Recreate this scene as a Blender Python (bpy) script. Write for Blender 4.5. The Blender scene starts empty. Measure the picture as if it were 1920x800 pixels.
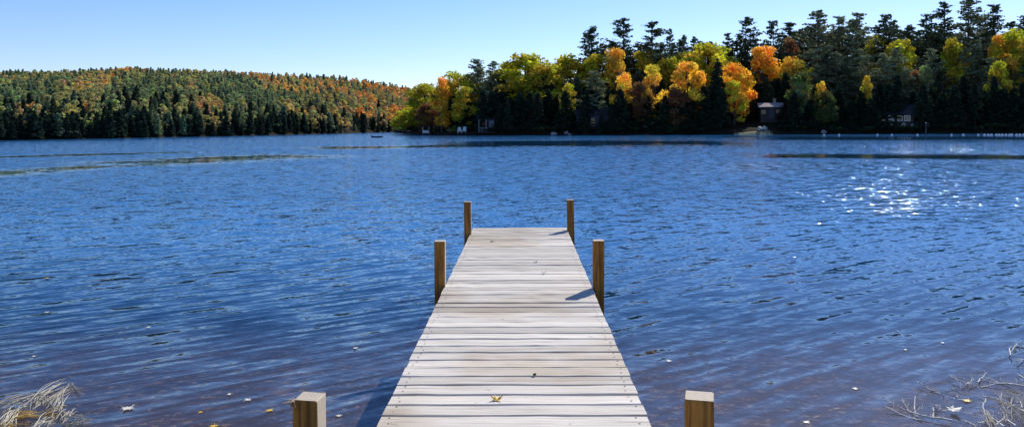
import bpy, math, random
import numpy as np
from mathutils import Vector, Matrix

random.seed(7); rng = np.random.default_rng(11)
sc = bpy.context.scene
col = sc.collection
R = math.radians
F = 1468.0          # focal length in photo pixels (1920 wide)
H = 1.95            # eye height above the water
DECK = 0.61         # deck height above the water
HZ = 236.0          # photo row of the horizon at the centre
SLOPE = 0.0061      # camera roll
YAW = math.atan(20/F)

# ------------------------------------------------------------------ helpers
def hz(px): return HZ - SLOPE*(px-960)
def ray(px):                         # ground direction through a photo column (per metre of depth)
    a = (px-960)/F
    return (a*math.cos(YAW)-math.sin(YAW), math.cos(YAW)+a*math.sin(YAW))
def pos(px, Z):
    r = ray(px); return (r[0]*Z, r[1]*Z)
def depth(px, py, z=0.0): return F*(H-z)/(py-hz(px))
def at(px, py, z=0.0):
    Z = depth(px, py, z); p = pos(px, Z); return Vector((p[0], p[1], z))

def tag(o, label=None, cat=None, group=None, kind=None):
    if label: o['label'] = label
    if cat: o['category'] = cat
    if group: o['group'] = group
    if kind: o['kind'] = kind
    return o
def link(o, parent=None):
    col.objects.link(o)
    if parent: o.parent = parent
    return o
def empty(name, loc=(0,0,0), rz=0.0):
    o = bpy.data.objects.new(name, None); o.location = loc; o.rotation_euler = (0,0,rz)
    o.empty_display_size = .2
    return link(o)

class MB:
    """collects quads / tris, builds one mesh"""
    def __init__(s): s.v=[]; s.f=[]; s.m=[]; s.mi=0
    def add(s, vs, fs):
        b=len(s.v); s.v += [tuple(v) for v in vs]
        for f in fs: s.f.append(tuple(i+b for i in f)); s.m.append(s.mi)
    def box(s, c, d, rot=None, bevel=0.0):
        x,y,z=[k/2 for k in d]; c=Vector(c)
        vs=[]
        if bevel<=0:
            P=[(-x,-y,-z),(x,-y,-z),(x,y,-z),(-x,y,-z),(-x,-y,z),(x,-y,z),(x,y,z),(-x,y,z)]
            fs=[(0,3,2,1),(4,5,6,7),(0,1,5,4),(1,2,6,5),(2,3,7,6),(3,0,4,7)]
        else:                         # chamfered top edge and sides
            b=bevel
            ring=lambda zz,i:[(-x+i,-y+i,zz),(x-i,-y+i,zz),(x-i,y-i,zz),(-x+i,y-i,zz)]
            P=ring(-z,b)+ring(-z+b,0)+ring(z-b,0)+ring(z,b)
            fs=[(3,2,1,0),(12,13,14,15)]
            for k in range(3):
                for j in range(4):
                    a=k*4+j; e=k*4+(j+1)%4; fs.append((a,e,e+4,a+4))
        for p in P:
            p=Vector(p)
            if rot is not None: p = rot @ p
            vs.append(p+c)
        s.add(vs,fs)
    def tube(s, pts, rad, n=6, cap=True):
        pts=[Vector(p) for p in pts]
        if not hasattr(rad,'__len__'): rad=[rad]*len(pts)
        vs=[]; fs=[]
        up=Vector((0.13,0.21,0.97))
        for i,p in enumerate(pts):
            t=(pts[min(i+1,len(pts)-1)]-pts[max(i-1,0)]).normalized()
            u=t.cross(up)
            if u.length<.1: u=t.cross(Vector((1,0,0)))
            u.normalize(); w=t.cross(u)
            for k in range(n):
                a=2*math.pi*k/n; vs.append(p+(u*math.cos(a)+w*math.sin(a))*rad[i])
        for i in range(len(pts)-1):
            for k in range(n):
                a=i*n+k; b=i*n+(k+1)%n; fs.append((a,b,b+n,a+n))
        if cap:
            fs.append(tuple(range(n))); fs.append(tuple((len(pts)-1)*n+k for k in reversed(range(n))))
        s.add(vs,fs)
    def build(s, name, mat, parent=None, smooth=False):
        me=bpy.data.meshes.new(name); me.from_pydata(s.v,[],s.f)
        for m in (mat if isinstance(mat,(list,tuple)) else [mat]): me.materials.append(m)
        if isinstance(mat,(list,tuple)): me.polygons.foreach_set('material_index', s.m)
        if smooth: me.polygons.foreach_set('use_smooth',[True]*len(me.polygons))
        me.update()
        return link(bpy.data.objects.new(name,me),parent)

# ------------------------------------------------------------------ materials
def newmat(name):
    m=bpy.data.materials.new(name); m.use_nodes=True
    nt=m.node_tree; nt.nodes.clear()
    out=nt.nodes.new('ShaderNodeOutputMaterial')
    return m,nt,out
class N:
    """small node helper"""
    def __init__(s,nt): s.nt=nt
    def new(s,t,**kw):
        n=s.nt.nodes.new(t)
        for k,v in kw.items(): setattr(n,k,v)
        return n
    def set(s,sock,v):
        if isinstance(v,bpy.types.NodeSocket): s.nt.links.new(v,sock)
        else: sock.default_value=v
    def math(s,op,a,b=None,c=None,clamp=False):
        n=s.new('ShaderNodeMath',operation=op); n.use_clamp=clamp
        s.set(n.inputs[0],a)
        if b is not None: s.set(n.inputs[1],b)
        if c is not None: s.set(n.inputs[2],c)
        return n.outputs[0]
    def noise(s,vec,scale,detail=2,rough=.5,dist=0):
        n=s.new('ShaderNodeTexNoise'); s.set(n.inputs['Vector'],vec)
        n.inputs['Scale'].default_value=scale; n.inputs['Detail'].default_value=detail
        n.inputs['Roughness'].default_value=rough; n.inputs['Distortion'].default_value=dist
        return n
    def map(s,vec,loc=(0,0,0),rot=(0,0,0),scale=(1,1,1)):
        n=s.new('ShaderNodeMapping'); s.set(n.inputs[0],vec)
        n.inputs['Location'].default_value=loc; n.inputs['Rotation'].default_value=rot; n.inputs['Scale'].default_value=scale
        return n.outputs[0]
    def ramp(s,fac,stops,interp='LINEAR'):
        n=s.new('ShaderNodeValToRGB'); s.set(n.inputs[0],fac); cr=n.color_ramp; cr.interpolation=interp
        while len(cr.elements)<len(stops): cr.elements.new(.5)
        for e,(p,c) in zip(cr.elements,stops):
            e.position=p; e.color=(c,c,c,1) if not hasattr(c,'__len__') else (*c,1)
        return n.outputs[0]
    def mix(s,f,a,b,mode='MIX'):
        n=s.new('ShaderNodeMix',data_type='RGBA',blend_type=mode)
        s.set(n.inputs['Factor'],f)
        s.set(n.inputs[6],a if isinstance(a,bpy.types.NodeSocket) else (*a,1)); s.set(n.inputs[7],b if isinstance(b,bpy.types.NodeSocket) else (*b,1))
        return n.outputs[2]
    def smooth(s,x,a,b):
        n=s.new('ShaderNodeMapRange',interpolation_type='SMOOTHSTEP')
        s.set(n.inputs[0],x); n.inputs[1].default_value=a; n.inputs[2].default_value=b
        return n.outputs[0]

def simple(name, c, rough=.7, var=.25, scale=6, bump=.0, metal=0):
    m,nt,out=newmat(name); n=N(nt)
    p=n.new('ShaderNodeBsdfPrincipled'); p.inputs['Specular IOR Level'].default_value=.05 if rough>=.9 else .5; co=n.new('ShaderNodeTexCoord').outputs['Object']
    ns=n.noise(co,scale,5,.6)
    n.set(p.inputs['Base Color'], n.mix(ns.outputs[0], [k*(1-var) for k in c], [min(1,k*(1+var)) for k in c]))
    p.inputs['Roughness'].default_value=rough; p.inputs['Metallic'].default_value=metal
    if bump:
        b=n.new('ShaderNodeBump'); b.inputs['Strength'].default_value=bump; b.inputs['Distance'].default_value=.02
        n.set(b.inputs['Height'],ns.outputs[0]); n.set(p.inputs['Normal'],b.outputs[0])
    nt.links.new(p.outputs[0],out.inputs[0]); return m

def leafmat(name, trans=.45, use_obj=True):
    m,nt,out=newmat(name); n=N(nt)
    at_=n.new('ShaderNodeAttribute',attribute_name='tint').outputs['Color']
    if use_obj:
        oc=n.new('ShaderNodeObjectInfo').outputs['Color']
        c=n.mix(1.0,oc,at_,'MULTIPLY')
    else: c=at_
    d=n.new('ShaderNodeBsdfDiffuse'); t=n.new('ShaderNodeBsdfTranslucent')
    n.set(d.inputs[0],c)
    hs=n.new('ShaderNodeHueSaturation'); hs.inputs['Saturation'].default_value=1.0; hs.inputs['Value'].default_value=1.25
    n.set(hs.inputs['Color'],c); n.set(t.inputs[0],hs.outputs[0])
    mx=n.new('ShaderNodeMixShader'); mx.inputs[0].default_value=trans
    nt.links.new(d.outputs[0],mx.inputs[1]); nt.links.new(t.outputs[0],mx.inputs[2]); nt.links.new(mx.outputs[0],out.inputs[0])
    return m

M={}
M['leaf']=leafmat('broad_leaves',.36); M['needle']=leafmat('needles',.15); M['wood_mass']=leafmat('far_foliage',.3,False)
M['bark']=simple('bark',(.10,.08,.065),.9,.4,3,.5)
M['birch']=simple('pale_bark',(.5,.47,.42),.8,.35,4,.2)
M['forest_floor']=simple('forest_floor',(.022,.02,.012),.95,.5,.6)
M['sand']=simple('sand_bank',(.27,.25,.15),.95,.2,1.2)
M['stone']=simple('stone',(.33,.31,.29),.9,.35,2.5,.4)
M['white']=simple('white_paint',(.75,.75,.73),.5,.06,3)
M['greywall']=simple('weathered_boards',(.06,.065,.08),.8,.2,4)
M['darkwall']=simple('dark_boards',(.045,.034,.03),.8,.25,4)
M['roof_light']=simple('pale_shingles',(.33,.30,.30),.92,.3,3)
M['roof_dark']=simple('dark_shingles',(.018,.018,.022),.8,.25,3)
M['hull']=simple('hull_paint',(.03,.05,.07),.4,.2,3)

M['trim']=simple('greyed_trim',(.24,.24,.26),.7,.15,4)
def m_glass():
    m,nt,out=newmat('window_glass'); n=N(nt); p=n.new('ShaderNodeBsdfPrincipled')
    p.inputs['Base Color'].default_value=(.02,.03,.045,1); p.inputs['Roughness'].default_value=.06
    nt.links.new(p.outputs[0],out.inputs[0]); return m
M['glass']=m_glass()

def m_deck():
    m,nt,out=newmat('weathered_decking'); n=N(nt)
    p=n.new('ShaderNodeBsdfPrincipled'); co=n.new('ShaderNodeTexCoord').outputs['Object']
    tint=n.new('ShaderNodeAttribute',attribute_name='tint').outputs['Fac']
    off=n.math('MULTIPLY',tint,37.0)
    cx=n.new('ShaderNodeCombineXYZ'); n.set(cx.inputs[0],off); n.set(cx.inputs[2],off)
    va=n.new('ShaderNodeVectorMath',operation='ADD'); n.set(va.inputs[0],co); n.set(va.inputs[1],cx.outputs[0])
    v=va.outputs[0]
    g1=n.noise(n.map(v,scale=(2.2,60,30)),1,6,.65,.3)         # grain along the board
    g2=n.noise(n.map(v,scale=(1.2,10,4)),1.6,4,.6)
    g3=n.noise(co,1.1,3,.5)
    crack=n.noise(n.map(v,loc=(3,1,0),scale=(1.0,95,30)),1,3,.6,.2)
    base=n.ramp(g1.outputs[0],[(.3,(.29,.25,.205)),(.48,(.60,.55,.475)),(.72,(.74,.69,.61))])
    base=n.mix(n.math('MULTIPLY',g2.outputs[0],.4),base,(.44,.40,.35))
    tr=n.ramp(tint,[(0,.70),(1,1.12)])
    base=n.mix(1,base,tr,'MULTIPLY')
    base=n.mix(n.smooth(g3.outputs[0],.48,.66),base,n.mix(1,base,(.80,.74,.66),'MULTIPLY'))
    cm=n.smooth(crack.outputs[0],.63,.69)
    base=n.mix(n.math('MULTIPLY',cm,.75),base,(.12,.10,.09))
    st=n.noise(co,9,3,.6); base=n.mix(n.math('MULTIPLY',n.smooth(st.outputs[0],.68,.74),.5),base,(.22,.19,.15))
    n.set(p.inputs['Base Color'],base); p.inputs['Roughness'].default_value=.85
    b=n.new('ShaderNodeBump'); b.inputs['Strength'].default_value=.5; b.inputs['Distance'].default_value=.004
    n.set(b.inputs['Height'],n.math('SUBTRACT',g1.outputs[0],cm)); n.set(p.inputs['Normal'],b.outputs[0])
    nt.links.new(p.outputs[0],out.inputs[0]); return m
M['deck']=m_deck()
def m_post():
    m,nt,out=newmat('brown_post_wood'); n=N(nt)
    p=n.new('ShaderNodeBsdfPrincipled'); co=n.new('ShaderNodeTexCoord').outputs['Object']
    ge=n.new('ShaderNodeNewGeometry'); sx=n.new('ShaderNodeSeparateXYZ'); n.set(sx.inputs[0],ge.outputs['True Normal'])
    g=n.noise(n.map(co,scale=(55,55,3)),1,5,.65,.4); g2=n.noise(n.map(co,scale=(14,14,2.2)),1,3,.6)
    base=n.ramp(g.outputs[0],[(.3,(.15,.045,.006)),(.5,(.44,.17,.022)),(.72,(.66,.32,.06))])
    base=n.mix(n.smooth(g2.outputs[0],.42,.62),base,n.mix(1,base,(.55,.6,.45),'MULTIPLY'))
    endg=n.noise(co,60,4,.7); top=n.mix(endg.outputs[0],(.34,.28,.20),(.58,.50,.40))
    # sawn tops show pale end grain; east faces paler, sunlight put into the colour
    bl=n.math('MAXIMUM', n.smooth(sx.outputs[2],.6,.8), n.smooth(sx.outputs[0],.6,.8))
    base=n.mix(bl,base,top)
    n.set(p.inputs['Base Color'],base); p.inputs['Roughness'].default_value=.8
    b=n.new('ShaderNodeBump'); b.inputs['Strength'].default_value=.6; b.inputs['Distance'].default_value=.003
    n.set(b.inputs['Height'],g.outputs[0]); n.set(p.inputs['Normal'],b.outputs[0])
    nt.links.new(p.outputs[0],out.inputs[0]); return m
M['post']=m_post()
M['beam']=simple('stringer_wood',(.30,.25,.19),.85,.3,5,.3)
M['nail']=simple('rusty_nail',(.10,.06,.04),.7,.3,20)
M['metal']=simple('galvanised_bracket',(.4,.4,.4),.45,.2,20,0,.8)

def m_bed():
    m,nt,out=newmat('lake_bed'); n=N(nt); p=n.new('ShaderNodeBsdfPrincipled')
    co=n.new('ShaderNodeTexCoord').outputs['Object']
    a=n.noise(co,1.3,5,.65); b=n.noise(co,9,5,.7)
    c=n.ramp(a.outputs[0],[(.3,(.02,.013,.013)),(.55,(.065,.042,.034)),(.75,(.17,.11,.07))])
    c=n.mix(n.math('MULTIPLY',n.smooth(b.outputs[0],.54,.64),.8),c,(.26,.18,.10))
    c=n.mix(n.math('MULTIPLY',n.smooth(b.outputs[0],.5,.38),.7),c,(.02,.015,.012))
    n.set(p.inputs['Base Color'],c); p.inputs['Roughness'].default_value=.95
    nt.links.new(p.outputs[0],out.inputs[0]); return m
M['bed']=m_bed()

# calm streaks on the lake: (start px,py), (end px,py), half width in metres, strength, fade length
STREAKS=[((-120,297),(430,284),3.2,1.0),
         ((-200,340),(260,307),2.8,1.0),((120,311),(620,289),6.5,1.0),
         ((540,278),(1000,272.5),8.0,1.0),((800,269),(1440,267),17.0,1.0),
         ((1380,259),(2040,258.5),18,1.0),((1340,256),(1560,256),12,.9),((700,256),(1450,255),8,.0),
         ((1360,291),(2080,296),4.6,1.0),((1340,311),(1640,314),5,.6),((1650,312),(1960,314),3.5,.5)]
def m_water():
    m,nt,out=newmat('lake_water'); n=N(nt)
    geo=n.new('ShaderNodeNewGeometry'); P=geo.outputs['Position']
    sp=n.new('ShaderNodeSeparateXYZ'); n.set(sp.inputs[0],P); X,Y=sp.outputs[0],sp.outputs[1]
    # wavy edges for the streaks
    wn=n.noise(n.map(P,scale=(.05,.12,1)),1,3,.6); warp=n.math('SUBTRACT',wn.outputs[0],.5)
    calm=None
    for (p0,p1,hw,st) in STREAKS:
        if st<=0: continue
        a=at(*p0); b=at(*p1); d=(b-a); L=d.length; d.normalize(); nrm=Vector((-d.y,d.x))
        def lin(ax,ay,c): return n.math('ADD',n.math('MULTIPLY_ADD',X,ax,c),n.math('MULTIPLY',Y,ay))
        u=lin(d.x/L,d.y/L,-(a.x*d.x+a.y*d.y)/L); v=lin(nrm.x/hw,nrm.y/hw,-(a.x*nrm.x+a.y*nrm.y)/hw)
        v=n.math('ABSOLUTE',n.math('MULTIPLY_ADD',warp,1.6,v))
        mv=n.smooth(v,1.35,.35); mu=n.math('MULTIPLY',n.smooth(u,-.05,.18),n.smooth(u,1.05,.80))
        mk=n.math('MULTIPLY',n.math('MULTIPLY',mv,mu),st)
        calm=mk if calm is None else n.math('MAXIMUM',calm,mk)
    cn=n.noise(n.map(P,scale=(.12,.6,1)),1,4,.65)
    calm=n.math('MULTIPLY',calm,n.math('MULTIPLY_ADD',cn.outputs[0],.5,.72),clamp=True)
    # wind patches
    pt=n.noise(n.map(P,scale=(.035,.06,1)),1,3,.6)
    amp=n.ramp(pt.outputs[0],[(.3,.62),(.7,1.25)])
    amp=n.math('MULTIPLY',amp,n.math('MULTIPLY_ADD',calm,-.95,1.0))
    def slopes(rot,sc,scale,detail,rough,A,B,dist=.3):
        t=n.noise(n.map(n.map(P,rot=(0,0,R(rot))),scale=sc),scale,detail,rough,dist)
        s3=n.new('ShaderNodeSeparateColor'); n.set(s3.inputs[0],t.outputs['Color'])
        r=n.math('SUBTRACT',s3.outputs[0],.5); g=n.math('SUBTRACT',s3.outputs[1],.5)
        across=n.math('MULTIPLY',r,A); along=n.math('MULTIPLY',g,B)
        c,s=math.cos(R(rot)),math.sin(R(rot))
        # mapping rotates P by rot: crest axis u=(c,-s), across axis v=(s,c)
        sx=n.math('ADD',n.math('MULTIPLY',along,c),n.math('MULTIPLY',across,s))
        sy=n.math('ADD',n.math('MULTIPLY',along,-s),n.math('MULTIPLY',across,c))
        return sx,sy
    near=n.smooth(Y,5.0,22.0)                      # long ripples rolling in on the shallows, chop further out
    a1=slopes(-34,(1.0,6.5,1),1.25,2.5,.55,1.9,.22)
    a2=slopes(6,(1.0,2.4,1),5.4,2.5,.6,1.1,.50)
    a3=slopes(14,(1.0,1.6,1),15,2,.5,.60,.45)
    a4=slopes(-5,(1.25,2.3,1),1.15,3.5,.68,1.05,.35); f4=n.math('MULTIPLY',near,1.0)
    a5=slopes(0,(2.0,.8,1),.9,3,.7,.75,.35); f5=n.smooth(Y,25.0,60.0)
    a4=(n.math('MULTIPLY_ADD',a5[0],f5,a4[0]),n.math('MULTIPLY_ADD',a5[1],f5,a4[1]))
    f3=n.math('MULTIPLY_ADD',near,.8,.2)
    f1=n.math('MULTIPLY_ADD',near,-.75,1.0); f2=n.math('MULTIPLY_ADD',near,.35,.5)
    sxs=n.math('ADD',n.math('ADD',n.math('MULTIPLY',a1[0],f1),n.math('MULTIPLY',a2[0],f2)),n.math('MULTIPLY_ADD',a3[0],f3,n.math('MULTIPLY',a4[0],f4))); sys_=n.math('ADD',n.math('ADD',n.math('MULTIPLY',a1[1],f1),n.math('MULTIPLY',a2[1],f2)),n.math('MULTIPLY_ADD',a3[1],f3,n.math('MULTIPLY',a4[1],f4)))
    bias=.045
    k=n.math('MULTIPLY_ADD',near,.65,.55)
    far=n.smooth(Y,35.0,130.0); amp=n.math('MULTIPLY',amp,n.math('MULTIPLY_ADD',far,-.45,1.0))
    kx=n.math('MULTIPLY',n.math('MULTIPLY',sxs,amp),k)
    ky=n.math('SUBTRACT',n.math('MULTIPLY',n.math('SUBTRACT',n.math('MULTIPLY',sys_,k),bias),amp),n.math('MULTIPLY',n.math('MULTIPLY',calm,n.smooth(X,-12.0,8.0)),.017))
    cb=n.new('ShaderNodeCombineXYZ'); n.set(cb.inputs[0],kx); n.set(cb.inputs[1],ky); cb.inputs[2].default_value=1
    nm=n.new('ShaderNodeVectorMath',operation='NORMALIZE'); n.set(nm.inputs[0],cb.outputs[0]); NV=nm.outputs[0]
    gl=n.new('ShaderNodeBsdfGlossy'); gl.inputs['Roughness'].default_value=.038; gl.inputs['Color'].default_value=(.85,.96,1,1); n.set(gl.inputs['Normal'],NV)
    fr=n.new('ShaderNodeFresnel'); n.set(fr.inputs['IOR'],n.math('MULTIPLY_ADD',geo.outputs['Backfacing'],1/1.50-1.50,1.50)); n.set(fr.inputs['Normal'],NV)
    tr=n.new('ShaderNodeBsdfTransparent'); tr.inputs['Color'].default_value=(.85,.84,.90,1)
    df=n.new('ShaderNodeBsdfDiffuse'); df.inputs['Color'].default_value=(.022,.125,.31,1)
    clear=n.smooth(Y,16.0,5.0)
    body=n.new('ShaderNodeMixShader'); n.set(body.inputs[0],n.math('MULTIPLY',clear,.98))
    nt.links.new(df.outputs[0],body.inputs[1]); nt.links.new(tr.outputs[0],body.inputs[2])
    mx=n.new('ShaderNodeMixShader'); n.set(mx.inputs[0],n.math('MAXIMUM',fr.outputs[0],n.math('MULTIPLY',calm,.96)))
    nt.links.new(body.outputs[0],mx.inputs[1]); nt.links.new(gl.outputs[0],mx.inputs[2])
    nt.links.new(mx.outputs[0],out.inputs[0]); return m
M['water']=m_water()

# ------------------------------------------------------------------ camera, sky, sun
cam=bpy.data.cameras.new('camera'); co=bpy.data.objects.new('camera',cam); link(co)
cam.sensor_width=36; cam.lens=36*F/1920; cam.clip_end=20000; cam.clip_start=.05
cam.shift_y=-(400-HZ)/1920.0
co.matrix_world=Matrix.Translation((0,0,H)) @ Matrix.Rotation(YAW,4,'Z') @ Matrix.Rotation(R(90),4,'X') @ Matrix.Rotation(-math.atan(SLOPE),4,'Z')
sc.camera=co
AZ,EL=32.5,40.0
w=bpy.data.worlds.new('World'); sc.world=w; w.use_nodes=True; nt=w.node_tree; nt.nodes.clear(); n=N(nt)
sky=n.new('ShaderNodeTexSky',sky_type='NISHITA'); sky.sun_disc=False
sky.sun_elevation=R(EL); sky.sun_rotation=R(AZ); sky.air_density=1.0; sky.dust_density=.25; sky.ozone_density=4.0; sky.altitude=300
hs=n.new('ShaderNodeHueSaturation'); hs.inputs['Saturation'].default_value=1.15; n.set(hs.inputs['Color'],n.mix(1,sky.outputs[0],(.99,.945,1.09),'MULTIPLY'))
bg=n.new('ShaderNodeBackground'); n.set(bg.inputs[0],hs.outputs[0]); bg.inputs[1].default_value=.11
wo=n.new('ShaderNodeOutputWorld'); nt.links.new(bg.outputs[0],wo.inputs[0])
sun=bpy.data.lights.new('sun','SUN'); sun.energy=4.2; sun.angle=R(.5); sun.color=(1,.94,.83)
so=bpy.data.objects.new('sun',sun); link(so)
sd=Vector((math.sin(R(AZ))*math.cos(R(EL)),math.cos(R(AZ))*math.cos(R(EL)),math.sin(R(EL))))
so.rotation_euler=sd.to_track_quat('Z','Y').to_euler(); so.location=(20,20,30)
sc.view_settings.view_transform='Standard'; sc.view_settings.look='None'; sc.view_settings.exposure=0.40; sc.view_settings.gamma=1
sc.render.engine='CYCLES'
sc.cycles.max_bounces=6; sc.cycles.transparent_max_bounces=8; sc.cycles.caustics_reflective=False; sc.cycles.caustics_refractive=False

# ------------------------------------------------------------------ lake and land
b=MB(); b.add([(-4000,-30,0),(4000,-30,0),(4000,6000,0),(-4000,6000,0)],[(0,1,2,3)])
tag(b.build('lake_water',M['water']),kind='structure')
b=MB()
ys=[-30,-2,1,2.5,4,6,9,13,18,26,40,80,6000]; zs=[.9,.35,-.12,-.30,-.42,-.6,-.9,-1.3,-2,-3,-5,-8,-12]
for i in range(len(ys)-1):
    b.add([(-4000,ys[i],zs[i]),(4000,ys[i],zs[i]),(4000,ys[i+1],zs[i+1]),(-4000,ys[i+1],zs[i+1])],[(0,1,2,3)])
tag(b.build('lake_bed',M['bed']),kind='structure')

def interp(x,pts):
    return float(np.interp(x,[p[0] for p in pts],[p[1] for p in pts]))
def vnoise(x,y):
    return (math.sin(x*.11+1.3)*math.cos(y*.09+.4)+.5*math.sin(x*.27+y*.19)+.3*math.cos(x*.53-y*.41))/1.8
# right-hand wooded point
PEN_Y=[(742,248.6),(765,251.5),(800,253),(860,254),(1000,254),(1200,253.2),(1400,252.3),(1600,251.5),(1920,250.5),(2300,249.5),(2700,249)]
PEN_R=[(745,.8),(780,2.0),(850,4),(1000,6),(1200,8),(1500,10),(1900,13),(2700,14)]
def pen_shore(px): return depth(px, interp(px,PEN_Y))
def pen_h(px,d):
    r=interp(px,PEN_R); 
    if d<=0: return max(-2.0,d*.25)
    return min(.75,d*.5)+r*(1-math.exp(-max(0,d-1.5)/38.0))+vnoise(px*.12,d)*.25*min(1,d/4)
def polar(name,cols,ds,shore,hf,mat):
    v=[];f=[]
    for px in cols:
        s=shore(px)
        for d in ds:
            x,y=pos(px,s+d); v.append((x,y,hf(px,d)))
    m_=len(ds)
    for i in range(len(cols)-1):
        for j in range(m_-1):
            a=i*m_+j; f.append((a,a+m_,a+m_+1,a+1))
    me=bpy.data.meshes.new(name); me.from_pydata(v,[],f); me.materials.append(mat)
    me.polygons.foreach_set('use_smooth',[True]*len(f))
    return tag(link(bpy.data.objects.new(name,me)),kind='structure')
polar('wooded_point_ground',list(range(742,2701,11)),[-8,-3,-1,0,.4,1,1.6,3,5,8,12,18,26,36,50,70,100,160],pen_shore,pen_h,M['forest_floor'])
# far hill on the left
HILL_Y=[(-700,285),(0,263.5),(240,259),(480,254.2),(780,247.0),(900,245),(1100,242.6)]
RIDGE=[(-700,122),(0,131),(100,131),(180,128),(240,124),(300,127),(360,129),(480,133),(560,137),(620,140),(680,147),(740,157),(790,164),(900,182),(1100,210)]
HD=430.0
def hill_shore(px): return depth(px, interp(px,HILL_Y))
def hill_h(px,d):
    if d<=0: return max(-2.0,d*.2)
    zr=hill_shore(px)+HD
    top=H+(hz(px)-interp(px,RIDGE))*zr/F-5.8
    t=min(1.0,d/HD)
    base=min(.6,d*.4)
    h=base+(top-base)*(t**.92)
    if d>HD: h=top-(d-HD)*.06
    return h+vnoise(px*.10,d*.5)*1.3*min(1,d/40)*(1 if d<HD*.9 else .3)
polar('far_hill_ground',list(range(-700,1101,20)),[-30,-6,-1,0,1,3,8,16,30,50,75,100,130,160,200,240,280,320,360,400,430,470,520,700],hill_shore,hill_h,M['forest_floor'])

# ------------------------------------------------------------------ foliage meshes
def quads(c, size, nrm=None, flat=.0, r=rng):
    """leaf clump quads at centres c; returns verts (n*4,3)"""
    k=len(c)
    if nrm is None: nn=r.normal(size=(k,3))
    else: nn=nrm+r.normal(size=(k,3))*.7
    nn[:,2]+=flat
    nn/=np.linalg.norm(nn,axis=1)[:,None]+1e-9
    t=r.normal(size=(k,3)); u=np.cross(nn,t); u/=np.linalg.norm(u,axis=1)[:,None]+1e-9
    v=np.cross(nn,u); s=(size*(.6+.8*r.random(k)))[:,None]*.5
    asp=(.6+.5*r.random(k))[:,None]
    V=np.stack([c-u*s-v*s*asp*.6, c+u*s*.9-v*s*asp, c+u*s+v*s*asp*.7, c-u*s*.7+v*s*asp],axis=1)
    return V.reshape(-1,3)
def leafmesh(name, V, tint, mat):
    n4=len(V); nf=n4//4
    me=bpy.data.meshes.new(name)
    me.vertices.add(n4); me.vertices.foreach_set('co',V.astype(np.float32).ravel())
    me.loops.add(n4); me.loops.foreach_set('vertex_index',np.arange(n4,dtype=np.int32))
    me.polygons.add(nf); me.polygons.foreach_set('loop_start',np.arange(0,n4,4,dtype=np.int32))
    me.update(calc_edges=True); me.materials.append(mat)
    a=me.attributes.new('tint','FLOAT_COLOR','POINT')
    cc=np.ones((n4,4),np.float32); cc[:,:3]=np.repeat(tint,4,axis=0); a.data.foreach_set('color',cc.ravel())
    return me
def tint_var(k,amt=.3,hue=.12):
    v=1+(rng.random((k,1))-.5)*2*amt
    h=(rng.random((k,1))-.5)*2*hue
    return np.clip(np.concatenate([v*(1+h*.6),v*(1+h),v*(1-h*.3)],axis=1),.2,2)

# broadleaf, unit design height 14 m, crown 9 m wide
def broad(seed, nclump=62, leaves=84, tall=1.0, droop=.0, size=.40):
    r=np.random.default_rng(seed); C=[];T=[];S=[]
    tr=MB()
    hh=14.0; lean=r.normal(size=2)*.25
    tr.tube([(0,0,-.8),(lean[0]*.3,lean[1]*.3,hh*.3),(lean[0],lean[1],hh*.62),(lean[0]*1.4,lean[1]*1.3,hh*.88)],[.27,.2,.12,.03],7)
    for i in range(nclump):
        z=r.uniform(.17,.93); prof=math.sin(min(1,(z-.06)/.94)*math.pi)**.6*(1.08-.22*z)
        if z>.85: prof*=.8
        rad=4.3*prof*math.sqrt(r.uniform(.15,1)); a=r.uniform(0,2*math.pi)
        c=np.array([math.cos(a)*rad+lean[0]*z, math.sin(a)*rad+lean[1]*z, z*hh-.2*rad])
        cr=r.uniform(.75,1.6)
        k=int(leaves*(cr/1.2)**2)
        d=r.normal(size=(k,3)); d/=np.linalg.norm(d,axis=1)[:,None]
        rr=cr*(r.random(k)**.35)[:,None]*np.array([1.15,1.15,.8])
        C.append(c+d*rr); T.append(np.ones((k,3))*(1+(r.random()-.5)*.6)*np.array([1+(r.random()-.5)*.1,1+(r.random()-.5)*.55,1+r.random()*.3]))
        # limb
        if i<15: tr.tube([(lean[0]*z*.6,lean[1]*z*.6,c[2]*.55),(c[0]*.5,c[1]*.5,c[2]*.82),tuple(c)],[.10,.06,.02],5,False)
    c=np.concatenate(C); t=np.concatenate(T)*tint_var(len(c))
    # stray leaf tufts beyond the clumps
    V=quads(c,np.full(len(c),size),None,.3,r)
    return V,t,tr,hh*1.0,9.2
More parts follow.
